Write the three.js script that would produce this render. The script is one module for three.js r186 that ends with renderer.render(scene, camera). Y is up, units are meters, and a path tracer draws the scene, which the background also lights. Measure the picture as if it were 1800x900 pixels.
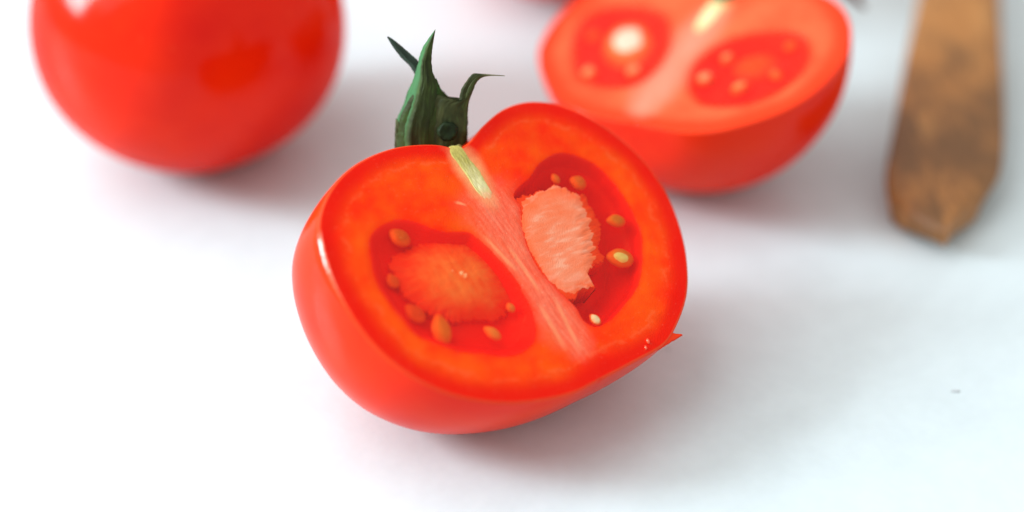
import * as THREE from 'three';
import { RectAreaLightUniformsLib } from 'three/addons/lights/RectAreaLightUniformsLib.js';
import { RoundedBoxGeometry } from 'three/addons/geometries/RoundedBoxGeometry.js';
import { mergeGeometries, mergeVertices } from 'three/addons/utils/BufferGeometryUtils.js';
import { ImprovedNoise } from 'three/addons/math/ImprovedNoise.js';

// ------------------------------------------------------------------ camera, light, exposure
const scene = new THREE.Scene();
const camera = new THREE.PerspectiveCamera(16.087, 2, 0.01, 20);
const PITCH = THREE.MathUtils.degToRad(36);
camera.position.set(0, 0.197, 0);
camera.rotation.set(-PITCH, 0, 0);
camera.focus = 0.291;                       // on the cut face of the near half
camera.userData.fStop = 4.1;
const renderer = new THREE.WebGLRenderer();
renderer.toneMapping = THREE.LinearToneMapping;
renderer.toneMappingExposure = 1.25;
renderer.shadowMap.enabled = true;
RectAreaLightUniformsLib.init();
scene.background = new THREE.Color(0.62, 0.612, 0.595);   // the pale room around the table

const WINDOW = { at: [-0.87, 0.43, -0.26], look: [0, 0.03, -0.25], w: 0.25, h: 0.34, color: new THREE.Color(0.86, 0.98, 1.04), power: 37 };
const FILL = { at: [-0.8, 1.15, -0.30], look: [0, 0, -0.27], w: 1.4, h: 1.4, color: new THREE.Color(1, 0.985, 0.96), power: 1.3 };  // added overhead source for fill, stands for no real lamp
function areaLight(spec, name) {
  const l = new THREE.RectAreaLight(spec.color, spec.power, spec.w, spec.h);
  l.name = name; l.position.set(...spec.at); scene.add(l); l.lookAt(...spec.look);
  return l;
}
areaLight(WINDOW, 'window_light');
areaLight(FILL, 'added_fill_light');

// ------------------------------------------------------------------ helpers (shapes are drawn in millimetres)
const MM = 0.001, V3 = THREE.Vector3, V2 = THREE.Vector2;
const noise = new ImprovedNoise();
const clamp = THREE.MathUtils.clamp, lerp = THREE.MathUtils.lerp;
const smooth = (a, b, x) => { const t = clamp((x - a) / (b - a), 0, 1); return t * t * (3 - 2 * t); };
const fbm = (x, y, z = 0, oct = 4) => { let s = 0, a = 0.5, f = 1; for (let i = 0; i < oct; i++) { s += a * noise.noise(x * f, y * f, z * f + i * 7.3); a *= 0.5; f *= 2.03; } return s; };
const mix = (a, b, t) => [lerp(a[0], b[0], t), lerp(a[1], b[1], t), lerp(a[2], b[2], t)];
function geo(pos, idx, col, uv) {
  const g = new THREE.BufferGeometry();
  g.setAttribute('position', new THREE.Float32BufferAttribute(pos, 3));
  if (col) g.setAttribute('color', new THREE.Float32BufferAttribute(col, 3));
  if (uv) g.setAttribute('uv', new THREE.Float32BufferAttribute(uv, 2));
  g.setIndex(idx); g.scale(MM, MM, MM); g.computeVertexNormals();
  return g;
}
function part(name, g, m, parent) {
  const o = new THREE.Mesh(g, m); o.name = name; o.castShadow = o.receiveShadow = true;
  (parent ?? scene).add(o);
  return o;
}
function thing(name, label, category, at = [0, 0, 0], group) {
  const o = new THREE.Group(); o.name = name; o.position.set(...at).multiplyScalar(MM);
  o.userData = { label, category }; if (group) o.userData.group = group;
  scene.add(o);
  return o;
}
function tag(o, label, category) { o.userData = { label, category }; return o; }
function noiseTexture(size, fn, srgb = false) {
  const d = new Uint8Array(size * size * 4);
  for (let y = 0; y < size; y++) for (let x = 0; x < size; x++) {
    const v = fn(x / size, y / size), k = (y * size + x) * 4;
    for (let c = 0; c < 3; c++) d[k + c] = clamp(Math.round((Array.isArray(v) ? v[c] : v) * 255), 0, 255);
    d[k + 3] = 255;
  }
  const t = new THREE.DataTexture(d, size, size); t.wrapS = t.wrapT = THREE.RepeatWrapping;
  t.magFilter = THREE.LinearFilter; t.minFilter = THREE.LinearFilter; if (srgb) t.colorSpace = THREE.SRGBColorSpace; t.needsUpdate = true;
  return t;
}
// periodic noise: a circle in each direction
const tile = (u, v, f, seed) => { const a = u * 2 * Math.PI, b = v * 2 * Math.PI, r = f / (2 * Math.PI); return noise.noise(Math.cos(a) * r + seed, Math.sin(a) * r + Math.cos(b) * r, Math.sin(b) * r + seed * 1.7); };

// closed smooth polygon through points
function closedCurve(pts, n) {
  return new THREE.CatmullRomCurve3(pts.map(([x, y]) => new V3(x, y, 0)), true, 'centripetal').getSpacedPoints(n).slice(0, n).map((p) => [p.x, p.y]);
}
function openCurve(pts, n) {
  return new THREE.CatmullRomCurve3(pts.map(([x, y]) => new V3(x, y, 0)), false, 'centripetal').getSpacedPoints(n).map((p) => [p.x, p.y]);
}
function sdf(poly, x, y) {              // positive inside
  let d = 1e9, inside = false;
  for (let i = 0, j = poly.length - 1; i < poly.length; j = i++) {
    const [ax, ay] = poly[j], [bx, by] = poly[i], ex = bx - ax, ey = by - ay, wx = x - ax, wy = y - ay;
    const t = clamp((wx * ex + wy * ey) / (ex * ex + ey * ey || 1e-9), 0, 1), dx = wx - ex * t, dy = wy - ey * t;
    d = Math.min(d, dx * dx + dy * dy);
    if ((ay > y) !== (by > y) && x < ax + ((y - ay) / (by - ay)) * (bx - ax)) inside = !inside;
  }
  return inside ? Math.sqrt(d) : -Math.sqrt(d);
}
function radiusAt(poly, cx, cy, a) {    // where a ray from (cx, cy) leaves the polygon
  const dx = Math.cos(a), dy = Math.sin(a); let best = 0;
  for (let i = 0, j = poly.length - 1; i < poly.length; j = i++) {
    const [ax, ay] = poly[j], ex = poly[i][0] - ax, ey = poly[i][1] - ay, det = ex * dy - ey * dx;
    if (Math.abs(det) < 1e-9) continue;
    const qx = ax - cx, qy = ay - cy, s = (ex * qy - ey * qx) / det, u = (dx * qy - dy * qx) / det;
    if (u >= -1e-6 && u <= 1 + 1e-6 && s > best) best = s;
  }
  return best;
}
const centre = (poly) => poly.reduce((s, p) => [s[0] + p[0] / poly.length, s[1] + p[1] / poly.length], [0, 0]);

// a round patch over a star-shaped outline: rings from its centre; z and colour by functions of (x, y, ring 0..1)
function patch(rim, c, rings, zf, cf, bottom, ragged) {
  const n = rim.length, pos = [], col = [], idx = [], uv = [];
  const put = (x, y, s) => { const z = zf(x, y, s); pos.push(x, y, z); uv.push(x, y); if (cf) col.push(...cf(x, y, s, z)); };
  put(c[0], c[1], 0);
  for (let i = 1; i <= rings; i++) { const s = i / rings; rim.forEach(([x, y], k) => { if (ragged) { const w = s ** 5; x = lerp(x, ragged[k][0], w); y = lerp(y, ragged[k][1], w); } put(c[0] + (x - c[0]) * s, c[1] + (y - c[1]) * s, s); }); }
  for (let k = 0; k < n; k++) idx.push(0, 1 + k, 1 + (k + 1) % n);
  for (let i = 1; i < rings; i++) for (let k = 0; k < n; k++) {
    const a = 1 + (i - 1) * n + k, b = 1 + (i - 1) * n + (k + 1) % n, p = a + n, q = b + n;
    idx.push(a, p, q, a, q, b);
  }
  if (bottom !== undefined) {           // close it below
    const last = 1 + (rings - 1) * n, first = pos.length / 3;
    for (const [x, y] of ragged ?? rim) { pos.push(x, y, bottom); uv.push(x, y); if (cf) col.push(...cf(x, y, 1, bottom)); }
    pos.push(c[0], c[1], bottom); uv.push(c[0], c[1]); if (cf) col.push(...cf(c[0], c[1], 1, bottom));
    const apex = first + n;
    for (let k = 0; k < n; k++) { const k2 = (k + 1) % n; idx.push(last + k, first + k, first + k2, last + k, first + k2, last + k2, apex, first + k2, first + k); }
  }
  return geo(pos, idx, cf && col, uv);
}

// ------------------------------------------------------------------ materials
const fineBump = noiseTexture(256, (u, v) => 0.5 + 0.5 * tile(u, v, 40, 3) + 0.25 * tile(u, v, 90, 9));
const cellBump = fineBump.clone(); cellBump.repeat.set(1 / 9, 1 / 9); cellBump.needsUpdate = true;
const M = {
  skin: new THREE.MeshPhysicalMaterial({ name: 'tomato_skin', vertexColors: true, roughness: 0.3, ior: 1.4, specularIntensity: 0.05, clearcoat: 0.34, clearcoatRoughness: 0.06 }),
  wholeSkin: new THREE.MeshPhysicalMaterial({ name: 'ripe_tomato_skin', vertexColors: true, roughness: 0.35, ior: 1.4, specularIntensity: 0.0, clearcoat: 0.34, clearcoatRoughness: 0.13 }),
  flesh: new THREE.MeshPhysicalMaterial({ name: 'tomato_flesh', vertexColors: true, roughness: 0.38, ior: 1.36, specularIntensity: 0.1, clearcoat: 0.16, clearcoatRoughness: 0.14, bumpMap: cellBump, bumpScale: 0.00005 }),
  placenta: new THREE.MeshPhysicalMaterial({ name: 'tomato_placenta', vertexColors: true, roughness: 0.4, ior: 1.36, specularIntensity: 0.3, clearcoat: 0.2, clearcoatRoughness: 0.15, bumpMap: cellBump, bumpScale: 0.00005 }),
  gel: new THREE.MeshPhysicalMaterial({ name: 'tomato_gel', color: new THREE.Color(0.985, 0.55, 0.3), roughness: 0.05, ior: 1.3, transmission: 1 }),
  juice: new THREE.MeshPhysicalMaterial({ name: 'tomato_juice', color: new THREE.Color(0.93, 0.10, 0.03), roughness: 0.06, ior: 1.36, clearcoat: 1, clearcoatRoughness: 0.05 }),
  seed: new THREE.MeshPhysicalMaterial({ name: 'tomato_seed', vertexColors: true, roughness: 0.4, ior: 1.4 }),
  calyx: new THREE.MeshPhysicalMaterial({ name: 'calyx_green', vertexColors: true, roughness: 0.6, specularIntensity: 0.3 }),
};

// ------------------------------------------------------------------ the white table
{
  const map = noiseTexture(512, (u, v) => { const n = 0.86 + 0.016 * tile(u, v, 9, 1) + 0.012 * tile(u, v, 38, 5) + 0.008 * tile(u, v, 120, 2); return [n * 0.93, n * 0.985, n]; }, true);
  const bump = noiseTexture(512, (u, v) => 0.5 + 0.35 * tile(u, v, 70, 4) + 0.2 * tile(u, v, 160, 8));
  map.repeat.set(6, 6); bump.repeat.set(9, 9);
  const g = new RoundedBoxGeometry(1.5, 0.03, 1.2, 3, 0.004);
  const p = g.attributes.position, uv = g.attributes.uv;
  for (let i = 0; i < p.count; i++) uv.setXY(i, p.getX(i) / 1.2, p.getZ(i) / 1.2);
  const t = part('table', g, new THREE.MeshPhysicalMaterial({ name: 'white_lacquer', map, bumpMap: bump, bumpScale: 0.00003, roughness: 0.36, specularIntensity: 0.7 }));
  t.position.set(0.1, -0.015, -0.42);
  t.userData = { kind: 'structure', label: 'smooth white table top under the tomatoes', category: 'table' };
}

// the lit window on the left and an added fill-light panel overhead, both outside the frame
{
  const w = thing('window', 'bright white framed window left of the table', 'window', [0, 0, 0]);
  const back = new THREE.MeshStandardMaterial({ name: 'window_and_fill_glow', color: 0x111111, emissive: 0xf4fbff, emissiveIntensity: 1 });
  const white = new THREE.MeshStandardMaterial({ name: 'white_paint', color: 0xe6e6e2, roughness: 0.5 });
  const dir = new V3(...WINDOW.look).sub(new V3(...WINDOW.at)).normalize();
  w.position.set(...WINDOW.at).addScaledVector(dir, -0.02); w.lookAt(new V3(...WINDOW.look));
  part('pane', new THREE.BoxGeometry(WINDOW.w, WINDOW.h, 0.01), back, w);
  for (const [x, y, sx, sy] of [[0, WINDOW.h / 2 + 0.025, WINDOW.w + 0.1, 0.05], [0, -WINDOW.h / 2 - 0.025, WINDOW.w + 0.1, 0.05], [WINDOW.w / 2 + 0.025, 0, 0.05, WINDOW.h], [-WINDOW.w / 2 - 0.025, 0, 0.05, WINDOW.h]])
    part('frame', new RoundedBoxGeometry(sx, sy, 0.03, 2, 0.004), white, w).position.set(x, y, 0);
  const c = thing('added_fill_light', 'wide pale panel added above the table as fill light', 'fill_light', [0, 0, 0]);
  { const up = new V3(...FILL.look).sub(new V3(...FILL.at)).normalize(); c.position.set(...FILL.at).addScaledVector(up, -0.03); c.lookAt(new V3(...FILL.look)); }
  part('fill_panel', new THREE.BoxGeometry(FILL.w, FILL.h, 0.02), back, c);
}

// ------------------------------------------------------------------ cut tomato halves
// the half is drawn with its cut face in the plane z = 0, stem towards +y, the round back towards -z
const RIM = 0.42;
function skinGeometry(P, kd, bl, br) {
  const NT = 130, NP = 170, L = openCurve(P.left, NT), R = openCurve(P.right, NT), pos = [], col = [], idx = [];
  for (let i = 0; i <= NT; i++) for (let j = 0; j <= NP; j++) {
    const u = j / NP, ph = Math.PI * (0.5 - 0.5 * Math.cos(Math.PI * u)) , w = (1 + Math.cos(ph)) / 2;
    const r0 = Math.max(0, w * R[i][0] - (1 - w) * L[i][0]), y = w * R[i][1] + (1 - w) * L[i][1];
    const b = 1 + Math.sin(2 * ph) * (ph < Math.PI / 2 ? br : -bl);
    let r = r0 * b, depth = kd * r * Math.sin(ph);
    const inset = depth < RIM ? RIM - Math.sqrt(RIM * RIM - (RIM - depth) ** 2) : 0;
    const k = fbm(ph * 3, y * 0.12, 2.2) * 0.5 + fbm(r * Math.cos(ph) * 0.03, y * 0.03, depth * 0.03) * 1.2;
    r += 0.12 * fbm(Math.cos(ph) * 3, y * 0.1, P.seed);
    let x = r * Math.cos(ph); const shrink = Math.max(0, 1 - inset / Math.max(Math.hypot(x, y), 1));
    pos.push(x * shrink, y * shrink, -depth);
    const ground = mix(P.skinA, P.skinB, clamp(0.5 + k, 0, 1)), fleck = smooth(0.33, 0.5, fbm(ph * 38, y * 1.3, 5, 2));
    col.push(...mix(ground, [0.72, 0.1, 0.03], fleck * 0.35 + (depth < 0.3 ? 0.3 : 0)));
  }
  for (let i = 0; i < NT; i++) for (let j = 0; j < NP; j++) { const a = i * (NP + 1) + j, b = a + NP + 1; idx.push(a, a + 1, b, b, a + 1, b + 1); }
  return geo(pos, idx, col);
}
function seedGeometry(w, h, t, tone, coatTone) {
  const g = mergeVertices(new THREE.SphereGeometry(1, 28, 20).deleteAttribute('uv').deleteAttribute('normal')), p = g.attributes.position, col = [];
  for (let i = 0; i < p.count; i++) {
    const x = p.getX(i), y = p.getY(i), z = p.getZ(i), taper = 1 - 0.28 * smooth(-0.1, 1, y);
    const n = 1 + 0.06 * fbm(x * 2.5, y * 2.5, z * 2.5 + w);
    p.setXYZ(i, x * w * taper * n, y * h * n, z * t * n);
    const k = clamp(0.5 + fbm(x * 2, y * 2, z * 2 + h * 3) * 1.1, 0, 1), coat = smooth(0.4, 1.0, Math.hypot(x, y) + 0.3 * fbm(x * 3, y * 3, h));
    col.push(...mix(mix(tone, [tone[0] * 0.72, tone[1] * 0.62, tone[2] * 0.5], k), coatTone ?? tone, coat * 0.75));
  }
  g.setAttribute('color', new THREE.Float32BufferAttribute(col, 3)); g.scale(MM, MM, MM); g.computeVertexNormals();
  return g;
}
function half(P) {
  const root = thing('tomato_half', P.label, 'tomato half');
  const e1 = new V3(...P.e1), e2 = new V3(...P.e2), n = new V3().crossVectors(e1, e2).normalize();
  e2.crossVectors(n, e1);
  const turn = new THREE.Matrix4().makeBasis(e1, e2, n);
  const skinG = skinGeometry(P, P.kd, P.bl, P.br);
  // lowest point of the back: the thing's base, which stands on the table
  const low = new V3(0, 1e9, 0), v = new V3(), pa = skinG.attributes.position;
  for (let i = 0; i < pa.count; i++) { v.fromBufferAttribute(pa, i).applyMatrix4(turn); if (v.y < low.y) low.copy(v); }
  const base = new V3(...P.O).multiplyScalar(MM).add(low); base.y = 0.0001;
  const body = new THREE.Matrix4().makeBasis(e1, e2, n);
  root.position.copy(base);
  root.quaternion.setFromRotationMatrix(body);
  const shift = low.clone().negate().applyMatrix4(turn.clone().transpose());   // local place of the face centre
  const add = (name, g, m, parent) => { g.translate(shift.x, shift.y, shift.z); return part(name, g, m, parent ?? root); };
  root.userData.shift = undefined; delete root.userData.shift;

  add('skin', skinG, P.ripe ? M.wholeSkin : M.skin);

  // cut flesh
  const L = openCurve(P.left, 200), R = openCurve(P.right, 200), outline = [...L.slice(0, 200), ...R.slice(1).reverse()];
  const C = [0, 1], N = 760, rim = [];
  for (let k = 0; k < N; k++) { const a = (k / N) * 2 * Math.PI, r = radiusAt(outline, C[0], C[1], a) - RIM; rim.push([C[0] + r * Math.cos(a), C[1] + r * Math.sin(a)]); }
  const locules = P.locules.map((l) => ({ ...l, curve: closedCurve(l.poly, 140) }));
  const axis = P.axis;
  const axisDist = (x, y) => { let d = 1e9; for (let i = 1; i < axis.length; i++) { const [ax, ay] = axis[i - 1], ex = axis[i][0] - ax, ey = axis[i][1] - ay, t = clamp(((x - ax) * ex + (y - ay) * ey) / (ex * ex + ey * ey), 0, 1); const w = lerp(axis[i - 1][2], axis[i][2], t); d = Math.min(d, Math.hypot(x - ax - ex * t, y - ay - ey * t) / w); } return d; };
  const cells = new Map();
  const cell = (x, y) => {
    const key = x.toFixed(3) + ',' + y.toFixed(3); let c = cells.get(key); if (c) return c;
    let best = -1e9, which = null;
    for (const l of locules) { const s = sdf(l.curve, x, y) + 0.22 * fbm(x * 0.5, y * 0.5, 1); if (s > best) { best = s; which = l; } }
    cells.set(key, c = [best, which]); return c;
  };
  const zf = (x, y, s) => {
    const [sd, l] = cell(x, y);
    let z = 0.16 * fbm(x * 0.11, y * 0.11, P.seed) + 0.05 * fbm(x * 0.5, y * 0.5, P.seed + 3) + 0.018 * fbm(x * 1.7, y * 1.7, P.seed + 5, 2);
    z *= 1 - smooth(0.9, 1, s);
    const ad = axisDist(x, y);
    z += 0.05 * Math.max(0, 1 - ad) * noise.noise(x * 2.2, y * 0.35, 4);
    z -= 0.1 * smooth(-1.2, 0.2, sd);
    if (sd > 0) z -= (l.wall ?? 1.9) * smooth(0, l.soft ?? 0.9, sd) + (l.depth ?? 2.2) * smooth(0.3, 4.5, sd);
    return z;
  };
  const cf = (x, y, s) => {
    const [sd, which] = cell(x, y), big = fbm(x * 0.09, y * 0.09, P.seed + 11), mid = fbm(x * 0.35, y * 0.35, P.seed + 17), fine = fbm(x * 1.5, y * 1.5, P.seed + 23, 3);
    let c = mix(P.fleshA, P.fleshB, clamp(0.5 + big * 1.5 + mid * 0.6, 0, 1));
    const edge = (1 - s) * Math.hypot(x - C[0], y - C[1]) / Math.max(s, 0.01);
    c = mix(c, P.rimTone, 0.92 * (1 - smooth(1.0, 4.6 + mid * 3, edge)));
    const veins = Math.abs(edge - 3.6 - mid * 2.2); c = mix(c, [0.93, 0.2, 0.07], 0.2 * (1 - smooth(0, 0.7, veins)) * smooth(-0.2, 0.25, fine + mid));
    const ad = axisDist(x, y) + 0.35 * mid;
    const streak = noise.noise(x * 1.5 + y * 0.25, y * 0.16, 8) * 0.5 + noise.noise(x * 3.7, y * 0.4, 3) * 0.3;
    const pith = 1 - smooth(0.15, 1.75, ad);
    c = mix(c, mix(P.pithA, P.pithB, clamp(0.5 + streak + fine * 0.5, 0, 1)), pith * P.pith);
    const white = smooth(0.25, 0.42, fbm(x * 2.6, y * 2.6, P.seed + 31, 2)); c = mix(c, [0.95, 0.45, 0.28], white * (0.08 + 0.3 * pith));
    if (P.streaks) for (const [ax, ay, bx, by, w, k] of P.streaks) { const ex = bx - ax, ey = by - ay, t = clamp(((x - ax) * ex + (y - ay) * ey) / (ex * ex + ey * ey), 0, 1), d = Math.hypot(x - ax - ex * t, y - ay - ey * t) + 0.25 * fine; c = mix(c, [0.94, 0.33, 0.15], k * (1 - smooth(w * 0.3, w, d)) * Math.min(1, 4 * t * (1 - t) + 0.3)); }
    const green = (1 - smooth(0.2, 1.5, Math.hypot((x - 0.1) / 2.3, (y - 17.5) / 6.5) + 0.5 * mid)) * 0.75;
    c = mix(c, [0.86, 0.48, 0.2], green);
    const blend = which?.blend ?? 1;
    if (sd > -1.2 * blend) c = mix(c, [0.95, 0.018, 0.002], smooth(-1.1 * blend, 0.9 * blend, sd) * 0.92);
    return c;
  };
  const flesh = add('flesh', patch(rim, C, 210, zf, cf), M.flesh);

  // woody core under the stem
  const coreRim = closedCurve(P.core, 90), cc = centre(coreRim);
  add('core', patch(coreRim, cc, 26, (x, y, s) => 0.24 * Math.sqrt(Math.max(0, 1 - s ** 4)) - 0.12 + 0.16 * fbm(x * 2.6, y * 0.8, 6) + 0.05 * fbm(x * 6, y * 5, 2), (x, y, s) => {
    const t = smooth(12, 22, y), f = fbm(x * 3, y * 0.6, 3), g = fbm(x * 2, y * 2, 9);
    let c = mix([0.80, 0.74, 0.40], [0.46, 0.40, 0.10], clamp(t * 1.15 + f * 0.7, 0, 1));
    c = mix(c, [0.60, 0.50, 0.13], smooth(0.55, 0.95, s + g * 0.3) * 0.7);
    c = mix(c, [0.90, 0.84, 0.60], 0.7 * smooth(0.1, 0.4, f - t * 0.4));
    return mix(c, [0.92, 0.36, 0.19], smooth(P.coreEnd + 2.6, P.coreEnd, y + g * 1.5) * 0.8);
  }, -1.2), M.placenta);

  for (const l of locules) {
    const gr = l.curve, gc = centre(gr), GR = [], n2 = 220;
    for (let k = 0; k < n2; k++) { const a = (k / n2) * 2 * Math.PI, r = radiusAt(gr, gc[0], gc[1], a) + 0.35; GR.push([gc[0] + r * Math.cos(a), gc[1] + r * Math.sin(a)]); }
    const bulge = (x, y) => { let b = 0; for (const s of l.seeds) b = Math.max(b, (s.lift ?? 0.12) * Math.exp(-Math.pow(((x - s.at[0]) / (s.w * 1.35)) ** 2 + ((y - s.at[1]) / (s.h * 1.35)) ** 2, 1.4))); return b; };
    const gel = add('gel', patch(GR, gc, 70, (x, y, s) => l.level - (l.sag ?? 0.3) * (1 - smooth(0.45, 1, s)) + 0.09 * fbm(x * 0.32, y * 0.32, P.seed + 2) + bulge(x, y) - (s > 0.985 ? 0.05 : 0), null, -6.2), M.gel);
    // soft tissue that carries the seeds
    const pr = closedCurve(l.placenta.poly, 260).map(([x, y]) => [x, y]), pc = centre(pr), q = l.placenta;
    const PR = [], PS = [];
    for (let k = 0; k < 360; k++) {
      const a = (k / 360) * 2 * Math.PI, r = radiusAt(pr, pc[0], pc[1], a), f = 1 + (q.rough ?? 0.04) * (noise.noise(Math.cos(a) * 9, Math.sin(a) * 9, 2) + 0.7 * noise.noise(Math.cos(a) * 24, Math.sin(a) * 24, 7));
      PR.push([pc[0] + r * f * Math.cos(a), pc[1] + r * f * Math.sin(a)]);
      let sm = 0; for (let d = -12; d <= 12; d++) sm += radiusAt(pr, pc[0], pc[1], a + d * 0.05) / 25;
      PS.push([pc[0] + sm * Math.cos(a), pc[1] + sm * Math.sin(a)]);
    }
    add('placenta', patch(PS, pc, 60, (x, y, s) => q.top - q.fall * Math.pow(s, q.power ?? 2.4) - (q.lean ? q.lean[4] * smooth(q.lean[2], q.lean[3], (x - pc[0]) * q.lean[0] + (y - pc[1]) * q.lean[1]  + 1.3 * noise.noise(x * 0.3, y * 0.9, 31) + 0.8 * noise.noise(x * 0.5, y * 2.1, 12)) : 0) + (q.lump ?? 1) * (0.16 * fbm(x * 0.6, y * 0.6, 4) + 0.04 * fbm(x * 1.2, y * 2.6, 6)), (x, y, s) => {
      const f = fbm(x * 0.13 + 3, y * 0.17, 2.4), g = fbm(x * 0.35 + y * 0.1, y * 1.1, 14, 5);
      const st = q.streak ? noise.noise((x - pc[0]) * 0.9 + 3, (y - pc[1]) * 0.25, 5) + 0.6 * noise.noise(x * 2.1, y * 0.6, 7) : 0;
      let c = mix(q.toneA, q.toneB, clamp(0.5 + f * 1.3 + g * 0.5 + st * 0.6, 0, 1));
      c = mix(c, q.margin ?? c, smooth(q.from ?? 0.3, 1, s + 0.3 * g));
      return mix(c, [0.93, 0.52, 0.36], (q.pale ?? 0) * smooth(0.05, 0.4, g + f * 0.5));
    }, -5.6, PR), M.placenta);
    for (const s of l.seeds) {
      const g = seedGeometry(s.w, s.h, s.t ?? Math.min(s.w, s.h) * 0.55, s.tone ?? [0.78, 0.50, 0.14], [0.92, 0.16, 0.02]);
      g.rotateY(s.tip ?? 0.2); g.rotateZ(s.turn ?? 0); g.translate(s.at[0] * MM, s.at[1] * MM, s.z * MM);
      add('seed', g, M.seed, gel);
    }
  }
  return { root, shift, add, turn };
}

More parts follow.
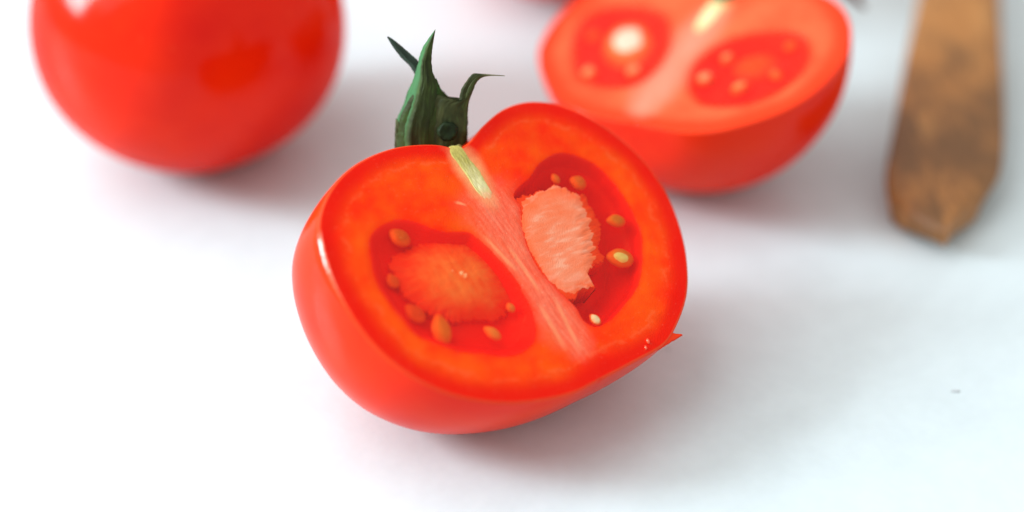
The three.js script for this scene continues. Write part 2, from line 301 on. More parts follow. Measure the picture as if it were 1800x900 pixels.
const near = half({
  label: 'near tomato half in sharp focus, with green calyx and yellow core on its cut face', seed: 1.3,
  e1: [0.7971, -0.0338, -0.6029], e2: [-0.506, 0.5074, -0.6975], O: [2.096, 27.46, -232.39], kd: 0.886, bl: 0.208, br: 0,
  left: [[0, 21.8], [-2.59, 23.67], [-9.18, 25.64], [-15.72, 25.59], [-20.79, 24.17], [-25.24, 21.49], [-28.25, 18.34], [-29.95, 14.75], [-31.28, 8.96], [-31.61, 3.38], [-31.13, -1.96], [-29.59, -7.2], [-26.5, -12.38], [-22.62, -16.3], [-17.26, -19.66], [-11.12, -21.94], [-5.19, -23.07], [0, -22.95]],
  right: [[0, 21.8], [2.34, 22.09], [6.84, 24.15], [11.87, 25.63], [16.54, 25.5], [20.84, 23.74], [24.71, 20.31], [28.31, 14.57], [30.39, 8.44], [30.81, 1.78], [29.28, -5.22], [26.64, -11.07], [22.8, -16.3], [17.5, -20.4], [14.09, -22.07], [7.76, -22.62], [0, -22.95]],
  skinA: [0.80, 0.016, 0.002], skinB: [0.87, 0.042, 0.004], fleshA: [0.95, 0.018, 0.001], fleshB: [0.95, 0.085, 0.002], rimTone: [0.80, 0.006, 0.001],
  pithA: [0.90, 0.10, 0.045], pithB: [0.91, 0.21, 0.12], pith: 0.9,
  axis: [[0.5, 13, 2], [0.4, 9, 5.2], [0.0, 5, 5.2], [-1, -1, 3.6], [-0.5, -7, 3.7], [-0.4, -12, 3.6], [0, -16.5, 2.2]],
  streaks: [[-4.2, 6, -2.6, -1, 0.5, 0.6], [-1.4, 3, -0.9, -6, 0.5, 0.55], [-2.2, -8, -2.4, -16, 0.6, 0.5], [0.8, -8, -0.2, -17, 0.5, 0.5], [-5.5, 13.2, -4.2, 12.2, 0.35, 0.7]],
  coreEnd: 11.6, core: [[-1.45, 22.4], [-1.32, 19.1], [-1.17, 16.77], [-1.1, 13.59], [-0.5, 11.7], [0.6, 11.4], [1.24, 12.25], [1.38, 14.24], [1.47, 17.37], [1.05, 19.59], [0.81, 22.1]],
  locules: [
    { poly: [[-21.96, 12.98], [-19.22, 14.06], [-15.48, 13.7], [-13.17, 12.14], [-11.41, 10.36], [-9.02, 8.88], [-6.1, 7.51], [-5.03, 4.56], [-4, 0.86], [-3.45, -3.06], [-3.48, -6.62], [-4.43, -10.2], [-6.39, -12.89], [-9.2, -13.81], [-12.47, -13.26], [-15.38, -11.5], [-18.73, -9.46], [-21.4, -6.88], [-23.61, -4.6], [-24.48, -0.81], [-24.93, 2.5], [-24.92, 6.07], [-23.8, 9.43]],
      level: -0.08, sag: 0.15, wall: 1.2, depth: 1.5, soft: 2.2,
      placenta: { poly: [[-19.8, 8.6], [-13.64, 9.6], [-7.8, 8.2], [-4.8, 4.4], [-3.9, -0.5], [-5.0, -5.2], [-9, -6.6], [-12.5, -5.4], [-15.5, -4.6], [-18.4, -2.4], [-20.6, 1.5], [-21, 5.4]], top: -0.25, fall: 1.7, power: 2.4, streak: 1, rough: 0.085, toneA: [0.94, 0.26, 0.08], toneB: [0.95, 0.50, 0.24], margin: [0.94, 0.06, 0.008], from: 0.3 },
      seeds: [
        { at: [-17.02, 11.47], w: 1.6, h: 1.9, z: -0.95, turn: 0.5, tone: [0.80, 0.30, 0.05], lift: 0.12 }, { at: [-21.66, 5.39], w: 1.1, h: 1.3, z: -1.5, tone: [0.92, 0.22, 0.06] }, { at: [-21.09, -0.75], w: 1.5, h: 1.9, z: -1.75, turn: 0.4, tone: [0.92, 0.17, 0.04] },
        { at: [-19.0, -5.0], w: 1.7, h: 2.6, z: -0.95, turn: -0.3, tone: [0.88, 0.42, 0.07], lift: 0.3 }, { at: [-11.76, -8.84], w: 1.05, h: 1.6, z: -0.7, turn: 0.5, tone: [0.94, 0.6, 0.24], lift: 0.12 }, { at: [-6.57, -6.21], w: 0.8, h: 0.9, z: -0.7, tone: [0.9, 0.5, 0.25] }] },
    { poly: [[4.6, 10.9], [9.41, 12.9], [12.24, 14.38], [17.19, 14.64], [21.02, 11.45], [22.63, 7.46], [22.83, 2.15], [22, -3.18], [18.92, -7.98], [15.6, -11.57], [11.04, -13.69], [6.99, -14.96], [4.48, -14.88], [3.19, -12.83], [3.25, -10.47], [2.5, -7.92], [1.5, -3.51], [1.6, 1.32], [3.1, 5.72], [4.5, 8.59]],
      level: -0.12, sag: 0.2, wall: 2.4, depth: 3.4, soft: 1.1,
      placenta: { poly: [[4.93, 10.1], [7.86, 9.95], [13.65, 9.23], [14.91, 7.0], [17.2, 6.4], [16.4, 4.4], [16.6, 1.1], [15.0, -1.3], [13.3, -3.0], [13.6, -4.9], [10.6, -5.2], [8.6, -6.4], [8.6, -8.8], [6.4, -8.2], [4.4, -9.2], [2.1, -8.4], [1.1, -3.51], [1.7, 3.06], [3.5, 7.4]], top: 0.05, fall: 0.3, power: 6, lean: [0.9, -0.4, 2.5, 9, 1.0], rough: 0.07, lump: 0.07, toneA: [0.90, 0.15, 0.045], toneB: [0.88, 0.29, 0.16], pale: 0.3, margin: [0.94, 0.13, 0.035], from: 0.68 },
      seeds: [
        { at: [13.66, 11.07], w: 0.85, h: 1.0, z: -0.75, tone: [0.86, 0.40, 0.14] }, { at: [17.29, 9.12], w: 1.5, h: 1.5, z: -1.1, turn: 0.7, tone: [0.75, 0.36, 0.10] }, { at: [19.4, 0.4], w: 1.3, h: 1.7, z: -0.85, turn: 1.2, tone: [0.66, 0.46, 0.10], lift: 0.15 },
        { at: [16.2, -5.7], w: 1.9, h: 2.4, z: -1.0, turn: 1.1, tone: [0.72, 0.47, 0.11], lift: 0.2 }, { at: [5.4, -13.6], w: 0.95, h: 1.15, z: -0.4, turn: 0.3, tone: [0.95, 0.70, 0.38], lift: 0.1 }] },
  ],
});
const far = half({
  label: 'blurred tomato half behind the near one, lying on its back with the cut face upward', seed: 7.9, ripe: true,
  e1: [0.8537, 0.1225, 0.5061], e2: [0.4823, 0.1803, -0.8572], O: [32.12, 28.55, -296.8], kd: 0.97, bl: 0, br: 0.007,
  left: [[0, 20.9], [-2.4, 22.3], [-7.7, 23.8], [-13.6, 24.4], [-18.9, 23.2], [-23.2, 20.4], [-26.9, 15.7], [-28.9, 11], [-29.9, 5.4], [-29.6, -0.8], [-28.3, -6], [-25.2, -11.2], [-21.1, -15.6], [-16.6, -19.4], [-11, -21.6], [-5, -22], [0, -21.9]],
  right: [[0, 20.9], [2.4, 22.2], [7.7, 23.9], [13.6, 24.4], [18.9, 23.4], [23.2, 20.6], [26.9, 15.7], [28.9, 10.6], [29.9, 5], [29.5, -1.2], [28, -6.6], [25, -11.8], [21.1, -16], [16.4, -19.6], [11, -21.7], [5, -22], [0, -21.9]],
  skinA: [0.80, 0.014, 0.002], skinB: [0.86, 0.036, 0.003], fleshA: [0.94, 0.07, 0.022], fleshB: [0.94, 0.125, 0.045], rimTone: [0.90, 0.04, 0.008],
  pithA: [0.93, 0.19, 0.11], pithB: [0.94, 0.27, 0.18], pith: 0.9,  // pinker pith: the broad sheen on this cut face is put into its colour
  axis: [[0.3, 12, 3], [0.2, 5, 4], [0, -1, 3.4], [0, -7, 3.6], [0, -13, 3.6], [0, -17, 2.6]],
  coreEnd: 6, core: [[-1.9, 21], [-1.9, 17], [-1.9, 12], [-1.5, 8], [-0.8, 6.2], [0.2, 6.2], [0.9, 8.5], [1.3, 13], [1.3, 17], [1.2, 21]],
  locules: [
    { poly: [[-20.1, -6.54], [-22.85, -0.66], [-23.41, 5.93], [-19.94, 10.25], [-14.14, 11.21], [-8.58, 9.43], [-4.4, 3.03], [-2.9, -3.83], [-3.4, -9.41], [-6.4, -12.6], [-11.83, -13.4], [-16.56, -11.14]],
      level: -0.02, sag: 0.12, wall: 0.8, depth: 0.8, soft: 3, blend: 2,
      placenta: { poly: [[-13.6, -4.9], [-17.6, 0.8], [-17.3, 6.3], [-13.6, 8.2], [-8.6, 4.2], [-6.8, -1.8], [-8.9, -5.2]], top: 0.1, fall: 1.6, power: 3, rough: 0.06, toneA: [0.93, 0.46, 0.32], toneB: [0.93, 0.60, 0.46], pale: 0.4, margin: [0.93, 0.14, 0.04], from: 0.5 },  // whitish placenta tones: its wet highlight is put into the colour
      seeds: [{ at: [-6.81, -7.23], w: 1.5, h: 1.9, z: -0.5, tone: [0.93, 0.24, 0.10], lift: 0.2 }, { at: [-15.1, -9.8], w: 1.5, h: 2, z: -0.5, turn: 0.5, tone: [0.93, 0.26, 0.09], lift: 0.2 }, { at: [-20.5, 2], w: 1.3, h: 1.7, z: -1.2, tone: [0.92, 0.25, 0.08] }] },
    { poly: [[4.32, -5.84], [3.71, -2.06], [5.28, 3.4], [9.19, 7.66], [14.96, 10.34], [19.79, 9.67], [22.92, 5.93], [23.83, -0.01], [22.32, -5.59], [19.38, -10.28], [14.94, -12.8], [10.14, -13.38], [6.53, -10.54]],
      level: -0.02, sag: 0.12, wall: 0.8, depth: 0.8, soft: 3, blend: 2,
      placenta: { poly: [[8.7, -0.28], [11.7, 4.61], [16.21, 6.08], [18.62, 3.09], [17.8, -1.54], [13.07, -3.62]], top: -0.7, fall: 1.5, power: 2.4, rough: 0.06, toneA: [0.90, 0.12, 0.03], toneB: [0.92, 0.2, 0.07], margin: [0.92, 0.05, 0.01] },
      seeds: [{ at: [7.27, -5.97], w: 1.5, h: 1.8, z: -0.5, tone: [0.93, 0.27, 0.12], lift: 0.2 }, { at: [8.64, 0.9], w: 1.3, h: 1.7, z: -0.6, tone: [0.93, 0.22, 0.08], lift: 0.15 }, { at: [14.63, -6.8], w: 1.4, h: 2, z: -0.6, turn: -0.4, tone: [0.92, 0.22, 0.06], lift: 0.2 }, { at: [19.34, -1.4], w: 1.3, h: 1.8, z: -0.7, turn: 0.8, tone: [0.92, 0.26, 0.08], lift: 0.15 }, { at: [18.43, 7.53], w: 1.2, h: 1.5, z: -0.8, tone: [0.92, 0.26, 0.08] }] },
  ],
});

// ------------------------------------------------------------------ calyx of the near half: thick curved leaf blades
function blade(L, R, opt) {             // edges in the blade's own plane (mm); returns arrays in plane coordinates (x, up, out)
  const NT = opt.nt ?? 110, NS = 40, l = openCurve(L, NT), r = openCurve(R, NT), pos = [], col = [], idx = [];
  for (let side = 0; side < 2; side++) for (let i = 0; i <= NT; i++) for (let j = 0; j <= NS; j++) {
    const t = i / NT, s = j / NS, x = lerp(l[i][0], r[i][0], s), y = lerp(l[i][1], r[i][1], s), w = Math.hypot(l[i][0] - r[i][0], l[i][1] - r[i][1]);
    const th = (opt.thick ?? 0.4) * Math.pow(Math.max(0, 1 - (2 * s - 1) ** 4), 0.5) * (0.25 + 0.75 * smooth(0, 0.12, 1 - t));
    const rib = 0.30 * noise.noise(s * 5 + (opt.seed ?? 0), t * 2.2, 2) + 0.16 * noise.noise(s * 13, t * 4, (opt.seed ?? 0) + 5) + 0.07 * noise.noise(s * 30, t * 12, (opt.seed ?? 0) + 9);
    const z = opt.z(t, s, w) + rib * Math.min(1, w / 3) + (side ? -th / 2 : th / 2);
    pos.push(x + (0.16 * noise.noise(t * 9, s * 3, (opt.seed ?? 0)) + 0.10 * noise.noise(t * 31, s * 2, (opt.seed ?? 0))) * smooth(0, 0.1, t) * Math.min(1, w / 2), y, z);
    col.push(...opt.tone(t, s, x, y));
  }
  const W = NS + 1, off = (NT + 1) * W;
  for (let i = 0; i < NT; i++) for (let j = 0; j < NS; j++) { const a = i * W + j, b = a + W; idx.push(a, a + 1, b, b, a + 1, b + 1, off + a, off + b, off + a + 1, off + b, off + b + 1, off + a + 1); }
  for (let i = 0; i < NT; i++) for (const j of [0, NS]) { const a = i * W + j, b = a + W; if (j) idx.push(a, off + a, b, b, off + a, off + b); else idx.push(a, b, off + a, b, off + b, off + a); }
  for (let j = 0; j < NS; j++) for (const i of [0, NT]) { const a = i * W + j; idx.push(a, off + a, a + 1, a + 1, off + a, off + a + 1); }
  return geo(pos, idx, col);
}
const leafTone = (dark, mid, light, seed) => (t, s, x, y) => {
  const f = fbm(s * 6 + seed, t * 2.2, seed), g = fbm(x * 0.5, y * 0.35, seed + 4), h = noise.noise(s * 22, t * 5, seed) + 0.6 * noise.noise(s * 45, t * 14, seed + 2);
  let c = mix(dark, mid, clamp(0.5 + f * 1.1 + g * 1.3, 0, 1));
  return mix(c, light, clamp(smooth(0.12, 0.5, f + h * 0.35 + g * 0.4) * 0.7, 0, 1));
};
{
  const origin = new V3(-10.68, 34.32, -249.67).multiplyScalar(MM), pn = new V3(0, 0.35, 0.94).normalize(), X = new V3(1, 0, 0), pu = new V3(0, pn.z, -pn.y);
  const frame = new THREE.Matrix4().makeBasis(X, pu, pn).setPosition(origin);
  near.root.updateMatrixWorld(true);
  const toLocal = near.root.matrixWorld.clone().invert().multiply(frame);
  const put = (name, g, parent) => part(name, g.applyMatrix4(toLocal), M.calyx, parent);
  const dark = [0.020, 0.027, 0.008], mid = [0.036, 0.056, 0.012], light = [0.06, 0.12, 0.028], teal = [0.035, 0.10, 0.05];
  // the cup that joins the blades, with the stub of the stalk
  const calyx = put('calyx', blade([[-8.2, -0.5], [-8.2, 3], [-7.8, 7], [-6.2, 10.4], [-4.4, 12.6], [-2.2, 14]], [[2.9, -0.5], [3.3, 4], [3.45, 8], [3.2, 10.1], [1.9, 10.75], [0.4, 11.0], [-0.9, 12.3], [-1.6, 14]], {
    seed: 2, thick: 0.7, z: (t, s) => 0.5 - 2.2 * (2 * s - 0.9) ** 2 * (1 - t) - 1.4 * t, tone: leafTone([0.022, 0.027, 0.006], [0.034, 0.062, 0.010], [0.045, 0.14, 0.03], 3) }), near.root);
  put('sepal', blade([[-8.5, 0.5], [-8.35, 6.94], [-7.59, 8.35], [-6.71, 10.7], [-5.27, 14.26], [-3.92, 18.8], [-3.08, 20.19], [-1.68, 22.15]], [[-2.2, 0.5], [-1.9, 5.52], [-1.7, 8.35], [-1.5, 11.17], [-1.68, 13.98], [-2.3, 15.65], [-2.18, 18.8], [-1.66, 22.05]], {
    seed: 5, thick: 0.55, z: (t, s, w) => 1.0 - 0.62 * w * smooth(0.45, 0, s) ** 1.3 - 0.12 * w * smooth(0.6, 1, s) - 1.2 * t, tone: (t, s, x, y) => mix(leafTone(dark, mid, light, 6)(t, s, x, y), [0.06, 0.21, 0.085], 0.85 * smooth(0.36, 0.2, s) * smooth(0.05, 0.3, t) * (0.75 + 0.5 * fbm(s * 30, t * 4, 1))) }), calyx);
  put('sepal', blade([[-5.2, 1], [-3.8, 6.94], [-2.2, 11.4], [0.4, 10.85], [1.8, 10.55], [2.5, 12.58], [3.8, 14.5], [4.42, 15.05], [5.89, 15.05], [9.5, 14.88]], [[2.75, 1], [3.24, 5.33], [3.45, 8.35], [3.65, 10.05], [4.12, 11.64], [5.05, 13.6], [5.55, 14.2], [6.07, 14.5], [7.46, 14.74], [9.55, 14.76]], {
    seed: 9, thick: 0.5, z: (t, s, w) => 0.4 - 0.16 * w * (2 * s - 1) ** 2 + 1.6 * t * t - 0.8 * t, tone: (t, s, x, y) => mix(leafTone(dark, [0.058, 0.064, 0.02], light, 8)(t, s, x, y), [0.2, 0.2, 0.1], 0.55 * smooth(5.2, 7, x) * smooth(13, 14, y)) }), calyx);
  put('sepal', blade([[-1.4, 9], [-5.01, 13.0], [-5.54, 14.8], [-7.62, 17.23], [-8.79, 18.8], [-9.7, 20.4]], [[0.4, 10.4], [-2.97, 13.98], [-4.6, 16.4], [-6.59, 18.25], [-8.4, 19.82], [-9.5, 20.56]], {
    seed: 12, thick: 0.6, z: (t, s, w) => -2.6 - 0.3 * w * (2 * s - 1) ** 2 - 0.5 * t, tone: leafTone([0.022, 0.035, 0.024], [0.035, 0.06, 0.045], teal, 11) }), calyx);
  put('sepal', blade([[-8.75, 0.2], [-8.62, 4], [-8.4, 7.3]], [[-6.6, 0.2], [-7.2, 4.2], [-8.05, 7.2]], { seed: 15, thick: 0.4, nt: 24, z: (t, s) => -1.6 + 0.6 * s, tone: leafTone(dark, [0.07, 0.08, 0.03], light, 14) }), calyx);
  // torn stalk stub: a short hollow tube
  const prof = [[0.01, 0.15], [0.7, 0.25], [1.2, 0.42], [1.55, 0.3], [1.75, -0.1], [1.9, -1.2], [2.1, -2]].map(([x, y]) => new V2(x, y)), st = new THREE.LatheGeometry(prof, 40).deleteAttribute('uv');
  const sp = st.attributes.position, sc = [];
  for (let i = 0; i < sp.count; i++) { const x = sp.getX(i), y = sp.getY(i), z = sp.getZ(i), k = 1 + 0.35 * fbm(x * 0.45, z * 0.45, y); sp.setXYZ(i, x * k, y + 0.15 * fbm(x * 1.5, z * 1.5, 5), z * k); sc.push(...mix([0.005, 0.010, 0.003], [0.016, 0.03, 0.008], clamp(0.4 + fbm(x, y, z + 3) * 1.5, 0, 1))); }
  st.setAttribute('color', new THREE.Float32BufferAttribute(sc, 3)); st.rotateX(Math.PI / 2); st.scale(0.95, 0.95, 1); st.translate(0.1, 5.6, 1.0); st.scale(MM, MM, MM); st.computeVertexNormals();
  put('stalk_stub', st, near.root);
  // lumps of pale tissue where core and calyx meet
  const lumps = [[1.0, 2.9, 1.7, 0.7], [-1.3, 2.9, 1.6, 0.6], [-0.2, 2.7, 1.9, 0.6], [2.0, 3.2, 1.3, 0.45]].map(([x, y, z, r], i) => { const g = seedGeometry(r * 1.25, r * 0.8, r * 0.8, [0.22, 0.19, 0.06]); g.translate(x * MM, y * MM, z * MM); return g; });
  put('stem_scar', mergeGeometries(lumps), near.root);
}
// bead of juice along the left rim
{
  const line = new THREE.CatmullRomCurve3([[-28.0, 18.6], [-29.75, 15.2], [-30.8, 11.7], [-31.35, 8.6], [-31.6, 5.5], [-31.6, 2.5]].map(([x, y]) => new V3(x, y, 0)), false, 'centripetal');
  const n = 160, m = 12, pos = [], idx = [];
  for (let i = 0; i <= n; i++) {
    const t = i / n, p = line.getPointAt(t), d = line.getTangentAt(t), out = new V3(d.y, -d.x, 0); if (out.x > 0) out.negate();
    const up = new V3(0, 0, 1), face = new V3(-0.744, 0.245, 0.63).addScaledVector(d, -d.dot(new V3(-0.744, 0.245, 0.63)) * 0.25).normalize(), across = new V3().crossVectors(d, face).normalize();
    const w = 0.46 * smooth(0, 0.25, t) * (0.25 + 0.75 * smooth(1, 0.35, t)) * (1 + 0.5 * noise.noise(t * 26, 1, 3) + 0.3 * noise.noise(t * 60, 4, 1)) + 0.01, h = 0.12 * w / 0.46;
    const c = p.clone().addScaledVector(out, -0.18).addScaledVector(up, -0.2);
    for (let k = 0; k < m; k++) { const a = (k / m) * 2 * Math.PI, q = c.clone().addScaledVector(across, w * Math.cos(a)).addScaledVector(face, h * Math.sin(a) + 0.06); pos.push(q.x, q.y, q.z); }
  }
  for (let i = 0; i < n; i++) for (let k = 0; k < m; k++) { const a = i * m + k, b = i * m + (k + 1) % m; idx.push(a, a + m, b, b, a + m, b + m); }
  near.add('juice', geo(pos, idx), M.juice);
  // two droplets near the lower right rim
  for (const [x, y, r] of [[10.4, -21.3, 0.3], [11.4, -20.5, 0.38]]) {
    const g = new THREE.SphereGeometry(1, 20, 14); g.scale(r * 0.7 * MM, r * 1.2 * MM, r * 0.6 * MM); g.rotateZ(-0.3); g.translate(x * MM, y * MM, 0.12 * MM);
    near.add('juice', g, M.juice);
  }
}
// torn flap of peel at the lower right of the rim
{
  const g = new THREE.BufferGeometry(), a = [[12.9, -22.35, -0.5], [17.75, -22.0, -0.1], [17.1, -20.75, -0.15], [14.6, -20.7, -0.3]], pos = [], idx = [], col = [];
  const n = 14;
  for (let k = 0; k < 2; k++) for (let i = 0; i <= n; i++) for (let j = 0; j <= 4; j++) {
    const t = i / n, s = j / 4, lo = [lerp(12.6, 17.9, t), lerp(-22.4, -21.95, t)], hi = [lerp(14.4, 17.0, t), lerp(-20.9, -20.7, t)], tip = smooth(0.75, 1, t);
    const x = lerp(lo[0], hi[0], s * (1 - 0.75 * tip)), y = lerp(lo[1], hi[1], s * (1 - 0.75 * tip)) + 0.15 * noise.noise(t * 8, s, 3);
    pos.push(x, y, -0.15 - 0.5 * (1 - t) + 0.12 * Math.sin(t * 5) + (k ? -0.16 : 0.16)); col.push(0.84, 0.028 + 0.015 * t, 0.003);
  }
  const off = (n + 1) * 5;
  for (let i = 0; i < n; i++) for (let j = 0; j < 4; j++) { const q = i * 5 + j, b = q + 5; idx.push(q, b, q + 1, b, b + 1, q + 1, off + q, off + q + 1, off + b, off + b, off + q + 1, off + b + 1); }
  for (let i = 0; i < n; i++) for (const j of [0, 4]) { const q = i * 5 + j, b = q + 5; idx.push(q, off + q, b, b, off + q, off + b); }
  for (let j = 0; j < 4; j++) { const q = n * 5 + j; idx.push(q, off + q, q + 1, q + 1, off + q, off + q + 1); }
  near.add('peel_flap', geo(pos, idx, col), M.skin);
}
// sepal that hangs over the far half's right shoulder, and its calyx just above the frame
{
  const origin = new V3(...[32.12, 28.55, -296.8]).add(new V3(0.4823, 0.1803, -0.8572).multiplyScalar(21)).multiplyScalar(MM);
  far.root.updateMatrixWorld(true);
  const toLocal = far.root.matrixWorld.clone().invert().multiply(new THREE.Matrix4().makeTranslation(origin.x, origin.y, origin.z));
  const cup = new THREE.LatheGeometry([[0.05, 1.2], [1.6, 1.5], [2.2, 0.6], [3.6, 0.2], [4.4, -0.6], [3.4, -1.2], [0.05, -1.4]].map(([x, y]) => new V2(x, y)), 36).deleteAttribute('uv'), cc = [];
  for (let i = 0; i < cup.attributes.position.count; i++) cc.push(0.045, 0.07, 0.02);
  cup.setAttribute('color', new THREE.Float32BufferAttribute(cc, 3)); cup.scale(MM, MM, MM); cup.computeVertexNormals();
  const calyx = part('calyx', cup.applyMatrix4(toLocal), M.calyx, far.root);
  const leaf = (pts, w, seed) => {      // a ribbon along a 3-D line
    const c = new THREE.CatmullRomCurve3(pts.map((p) => new V3(...p))), n = 50, pos = [], col = [], idx = [], m = 8;
    for (let i = 0; i <= n; i++) {
      const t = i / n, p = c.getPoint(t), d = c.getTangent(t), sideV = new V3().crossVectors(d, new V3(0, 1, 0)).normalize(), up = new V3().crossVectors(sideV, d), hw = w * Math.sin(Math.PI * Math.min(1, 0.2 + 0.8 * t)) ** 0.7 + 0.1;
      for (let j = 0; j < m; j++) { const a = (j / m) * 2 * Math.PI, q = p.clone().addScaledVector(sideV, hw * Math.cos(a)).addScaledVector(up, 0.45 * Math.sin(a) - 0.3 * hw * Math.cos(a) ** 2); pos.push(q.x, q.y, q.z); col.push(...leafTone([0.09, 0.014, 0.006], [0.11, 0.03, 0.010], [0.14, 0.08, 0.025], seed)(t, j / m, q.x, q.y)); }
    }
    for (let i = 0; i < n; i++) for (let j = 0; j < m; j++) { const a = i * m + j, b = i * m + (j + 1) % m; idx.push(a, b, a + m, b, b + m, a + m); }
    for (let j = 1; j < m - 1; j++) idx.push(0, j + 1, j, n * m, n * m + j, n * m + j + 1);
    return geo(pos, idx, col);
  };
  const sepal = (pts, w, seed) => part('sepal', leaf(pts, w, seed).applyMatrix4(toLocal), M.calyx, calyx);
  sepal([[0, 0, 0], [6, 3.5, -1], [13, 3.5, -2], [20, 1.5, -1.5], [26.5, -3.5, 1.5]], 3.2, 31);
  sepal([[0, 0, 0], [-3, 4, -5], [-6, 5, -12], [-9, 1, -18]], 2.2, 32);
  sepal([[0, 0, 0], [4, 4, -5], [9, 5, -11], [14, 2, -16]], 2.2, 33);
}

// ------------------------------------------------------------------ whole tomatoes
function wholeTomato(label, at, R, H, p, seed, turn) {
  const root = thing('whole_tomato', label, 'tomato', at);
  const NA = 180, NT = 120, pos = [], col = [], idx = [];
  for (let i = 0; i <= NT; i++) for (let j = 0; j <= NA; j++) {
    const t = (i / NT) * Math.PI, a = (j / NA) * 2 * Math.PI, c = Math.cos(t);
    const lobe = 1 + 0.012 * Math.cos(5 * a + seed) + 0.010 * Math.cos(3 * a + 2 * seed) + 0.012 * noise.noise(Math.cos(a) * 1.2 + seed, Math.sin(a) * 1.2, c * 1.5);
    const r = R * Math.pow(Math.sin(t), p) * lobe; let y = H * (1 + Math.sign(c) * Math.pow(Math.abs(c), p));
    y -= 5 * Math.exp(-((r / (R * 0.26)) ** 2)) * (c > 0 ? 1 : 0);
    pos.push(r * Math.cos(a + turn), y, r * Math.sin(a + turn));
    const k = fbm(Math.cos(a) * 1.3 + seed, Math.sin(a) * 1.3, c * 1.6) * 1.4, f = smooth(0.34, 0.5, fbm(Math.cos(a) * 14, Math.sin(a) * 14, c * 14, 2));
    col.push(...mix(mix([0.66, 0.006, 0.001], [0.80, 0.024, 0.002], clamp(0.5 + k, 0, 1)), [0.8, 0.12, 0.03], f * 0.3));
  }
  for (let i = 0; i < NT; i++) for (let j = 0; j < NA; j++) { const a = i * (NA + 1) + j, b = a + NA + 1; idx.push(a, a + 1, b, b, a + 1, b + 1); }
  const g = geo(pos, idx, col); const low = Math.min(...Array.from({ length: g.attributes.position.count }, (_, i) => g.attributes.position.getY(i))); g.translate(0, -low + 0.00005, 0);
  part('skin', g, M.wholeSkin, root);
  const top = 2 * H - 5;
  const cup = new THREE.LatheGeometry([[0.05, 9], [1.3, 9], [1.6, 4], [2.4, 1], [4, 0.6], [4.2, 0], [0.05, -0.6]].map(([x, y]) => new V2(x, y)), 28).deleteAttribute('uv'), cc = [];
  for (let i = 0; i < cup.attributes.position.count; i++) cc.push(0.05, 0.09, 0.025);
  cup.setAttribute('color', new THREE.Float32BufferAttribute(cc, 3)); cup.scale(MM, MM, MM); cup.translate(0, top * MM, 0); cup.computeVertexNormals();
  const calyx = part('calyx', cup, M.calyx, root);
  for (let k = 0; k < 5; k++) {
    const g2 = blade([[-1.6, 1], [-2.2, 6], [-1.5, 12], [-0.1, 19]], [[1.6, 1], [2.2, 6], [1.5, 12], [0.1, 19]], { seed: k + seed, thick: 0.5, z: (t, s, w) => 1 + 3.4 * Math.sin(t * 2.4) - 0.5 * t - 0.14 * w * (2 * s - 1) ** 2, tone: leafTone([0.03, 0.05, 0.015], [0.05, 0.1, 0.03], [0.1, 0.18, 0.06], k + 40) });
    g2.rotateX(-Math.PI / 2); g2.rotateY((k / 5) * 2 * Math.PI + seed); g2.translate(0, (top + 0.5) * MM, 0);
    part('sepal', g2, M.calyx, calyx);
  }
  return root;
}
wholeTomato('large uncut red tomato at the left behind the near half, cropped by the top edge', [-62.42, 0, -308.83], 29.82, 27.91, 0.97, 0.6, 0.4);
wholeTomato('uncut red tomato at the back, only its underside peeking in beside the far half', [11, 0, -381], 30, 27, 0.97, 2.1, 1.1);

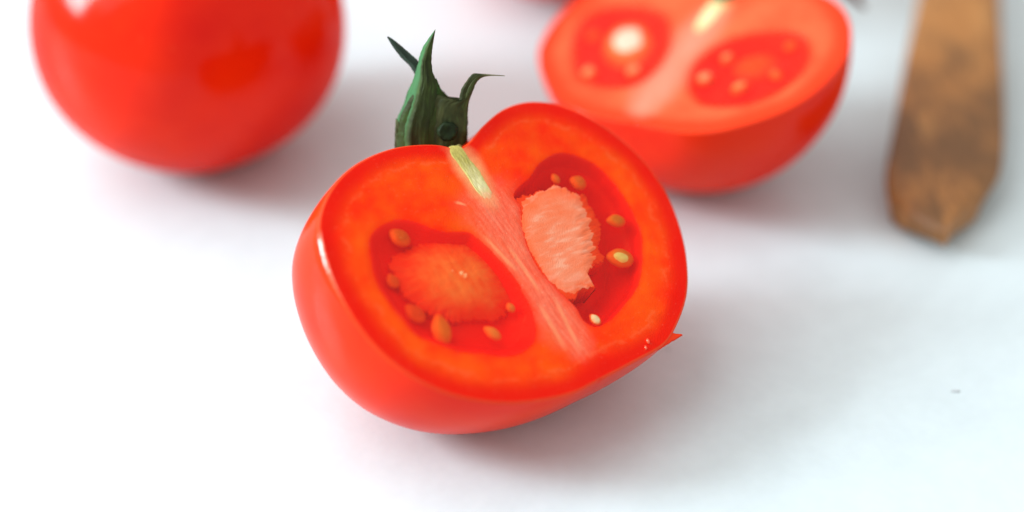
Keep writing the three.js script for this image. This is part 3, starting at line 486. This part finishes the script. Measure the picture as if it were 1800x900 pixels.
// ------------------------------------------------------------------ worn wooden handle, its point resting on the table
{
  const slope = THREE.MathUtils.degToRad(6), thick = 7.5;
  const L = [[0.2, -0.1], [-1.7, 1.7], [-4.1, 5.1], [-6.2, 9], [-7.78, 12.75], [-7.54, 17.72], [-5.45, 26.26], [-2.04, 38.75], [2.43, 55.84], [9.15, 78.44], [15.47, 100.86], [19, 116]];
  const R = [[0.2, -0.1], [2.4, 3.9], [5.7, 8.3], [9.6, 13], [12.97, 18.56], [15.44, 27.13], [18, 38.75], [21.38, 57.81], [24.91, 78.44], [28.5, 100.86], [31, 116]];
  const NT = 200, l = openCurve(L, NT), r = openCurve(R, NT), pos = [], uv = [], idx = [], ring = [];
  // cross-section: flat top with eased edges, rounded sides, flat underside: [across -1..1, height 0..1]
  const NS = 56;
  for (let k = 0; k < NS; k++) { const a = (k / NS) * 2 * Math.PI, c = Math.cos(a), s = Math.sin(a); ring.push([Math.sign(c) * Math.abs(c) ** 0.45, 0.5 + 0.5 * Math.sign(s) * Math.abs(s) ** 0.5]); }
  for (let i = 0; i <= NT; i++) for (const [q, h] of ring) {
    const w = Math.hypot(r[i][0] - l[i][0], r[i][1] - l[i][1]), mid = [(l[i][0] + r[i][0]) / 2, (l[i][1] + r[i][1]) / 2], hx = (r[i][0] - l[i][0]) / 2, hy = (r[i][1] - l[i][1]) / 2;
    const under = 1 - 0.30 * (1 - h) * smooth(13, 19, w);
    const crown = 0.5 * (1 - q * q) * h, t = thick * lerp(0.5, 1, smooth(0, 15, w));
    const x = mid[0] + 1.18 * hx * q * under, y = mid[1] + hy * q * under;
    pos.push(x, y, -t * (1 - h) - 0.8 * h * smooth(0.7, 1, q) * (1 - smooth(14, 24, y)) + (crown - 0.5 * h) + 0.06 * fbm(x * 0.4, y * 0.1, 2));
    uv.push(x / 60, y / 120);
  }
  for (let i = 0; i < NT; i++) for (let k = 0; k < NS; k++) { const a = i * NS + k, b = i * NS + (k + 1) % NS; idx.push(a, b, a + NS, b, b + NS, a + NS); }
  for (let k = 1; k < NS - 1; k++) idx.push(0, k + 1, k, NT * NS, NT * NS + k, NT * NS + k + 1);
  const g = geo(pos, idx, null, uv);
  const frame = new THREE.Matrix4().makeBasis(new V3(1, 0, 0), new V3(0, Math.sin(slope), -Math.cos(slope)), new V3(0, Math.cos(slope), Math.sin(slope)));
  g.applyMatrix4(frame);
  const wood = noiseTexture(1024, (u, v) => {
    const x = u * 60, y = v * 120, warp = fbm(x * 0.08, y * 0.02, 3) * 6;
    const grain = noise.noise((x + warp) * 1.9, y * 0.05, 1) * 0.5 + noise.noise((x + warp) * 5.2, y * 0.09, 4) * 0.3 + noise.noise(x * 11, y * 0.2, 8) * 0.2;
    const stain = smooth(-0.15, 0.55, fbm(x * 0.075, y * 0.05, 21) + 0.35 * fbm(x * 0.6, y * 0.25, 12) + 0.34 * Math.exp(-(((y - 26) / 20) ** 2)) + 0.10 * grain), pores = smooth(0.25, 0.5, noise.noise(x * 7, y * 0.7, 5));
    let c = mix([0.72, 0.49, 0.25], [0.60, 0.38, 0.17], clamp(0.5 + grain * 0.9, 0, 1));
    c = mix(c, [0.30, 0.20, 0.10], stain * 0.6); c = mix(c, [0.33, 0.21, 0.09], pores * 0.3);
    return mix(c, [0.80, 0.58, 0.33], 0.35 * smooth(0.15, 0.45, fbm(x * 0.09, y * 0.05, 40)));
  }, true);
  const woodBump = noiseTexture(512, (u, v) => { const x = u * 60, y = v * 120; return 0.5 + 0.3 * noise.noise(x * 3, y * 0.1, 4) + 0.2 * noise.noise(x * 9, y * 0.4, 6); });
  const h = part('wooden_handle', g, new THREE.MeshPhysicalMaterial({ name: 'worn_wood', map: wood, bumpMap: woodBump, bumpScale: 0.00015, roughness: 0.5 }));
  tag(h, 'worn brown wooden handle with a pointed end at the right of the table', 'handle');
  const low = Math.min(...Array.from({ length: g.attributes.position.count }, (_, i) => g.attributes.position.getY(i)));
  h.position.set(0.0793, 0.0001 - low, -0.2700);
}
// two specks on the table
for (const [x, z, w, d, label] of [[74.4, -232.5, 0.75, 0.3, 'tiny grey crumb alone on the white table at the right'], [27, -243.6, 0.3, 0.22, 'tiny dark speck on the table by the peel flap']]) {
  const g = mergeVertices(new THREE.SphereGeometry(1, 12, 8).deleteAttribute('uv').deleteAttribute('normal')), p = g.attributes.position;
  for (let i = 0; i < p.count; i++) { const k = 1 + 0.5 * noise.noise(p.getX(i) * 2 + x, p.getY(i) * 2, p.getZ(i) * 2); p.setXYZ(i, p.getX(i) * w * k, p.getY(i) * 0.09 * k + 0.08, p.getZ(i) * d * k); }
  g.scale(MM, MM, MM); g.computeVertexNormals();
  const o = part('crumb', g, new THREE.MeshStandardMaterial({ name: 'crumb', color: 0xb4b9bc, roughness: 0.9 })); o.position.set(x * MM, 0, z * MM);
  tag(o, label, 'crumb');
}
{ // numbers for repeats
  const seen = new Map();
  for (const o of scene.children) { if (o.isLight) continue; const k = seen.get(o.name) ?? 0; seen.set(o.name, k + 1); if (k) o.name += '_' + String(k).padStart(3, '0'); }
  scene.traverse((o) => { if (o.isMesh) o.castShadow = o.receiveShadow = true; });
}
renderer.render(scene, camera);
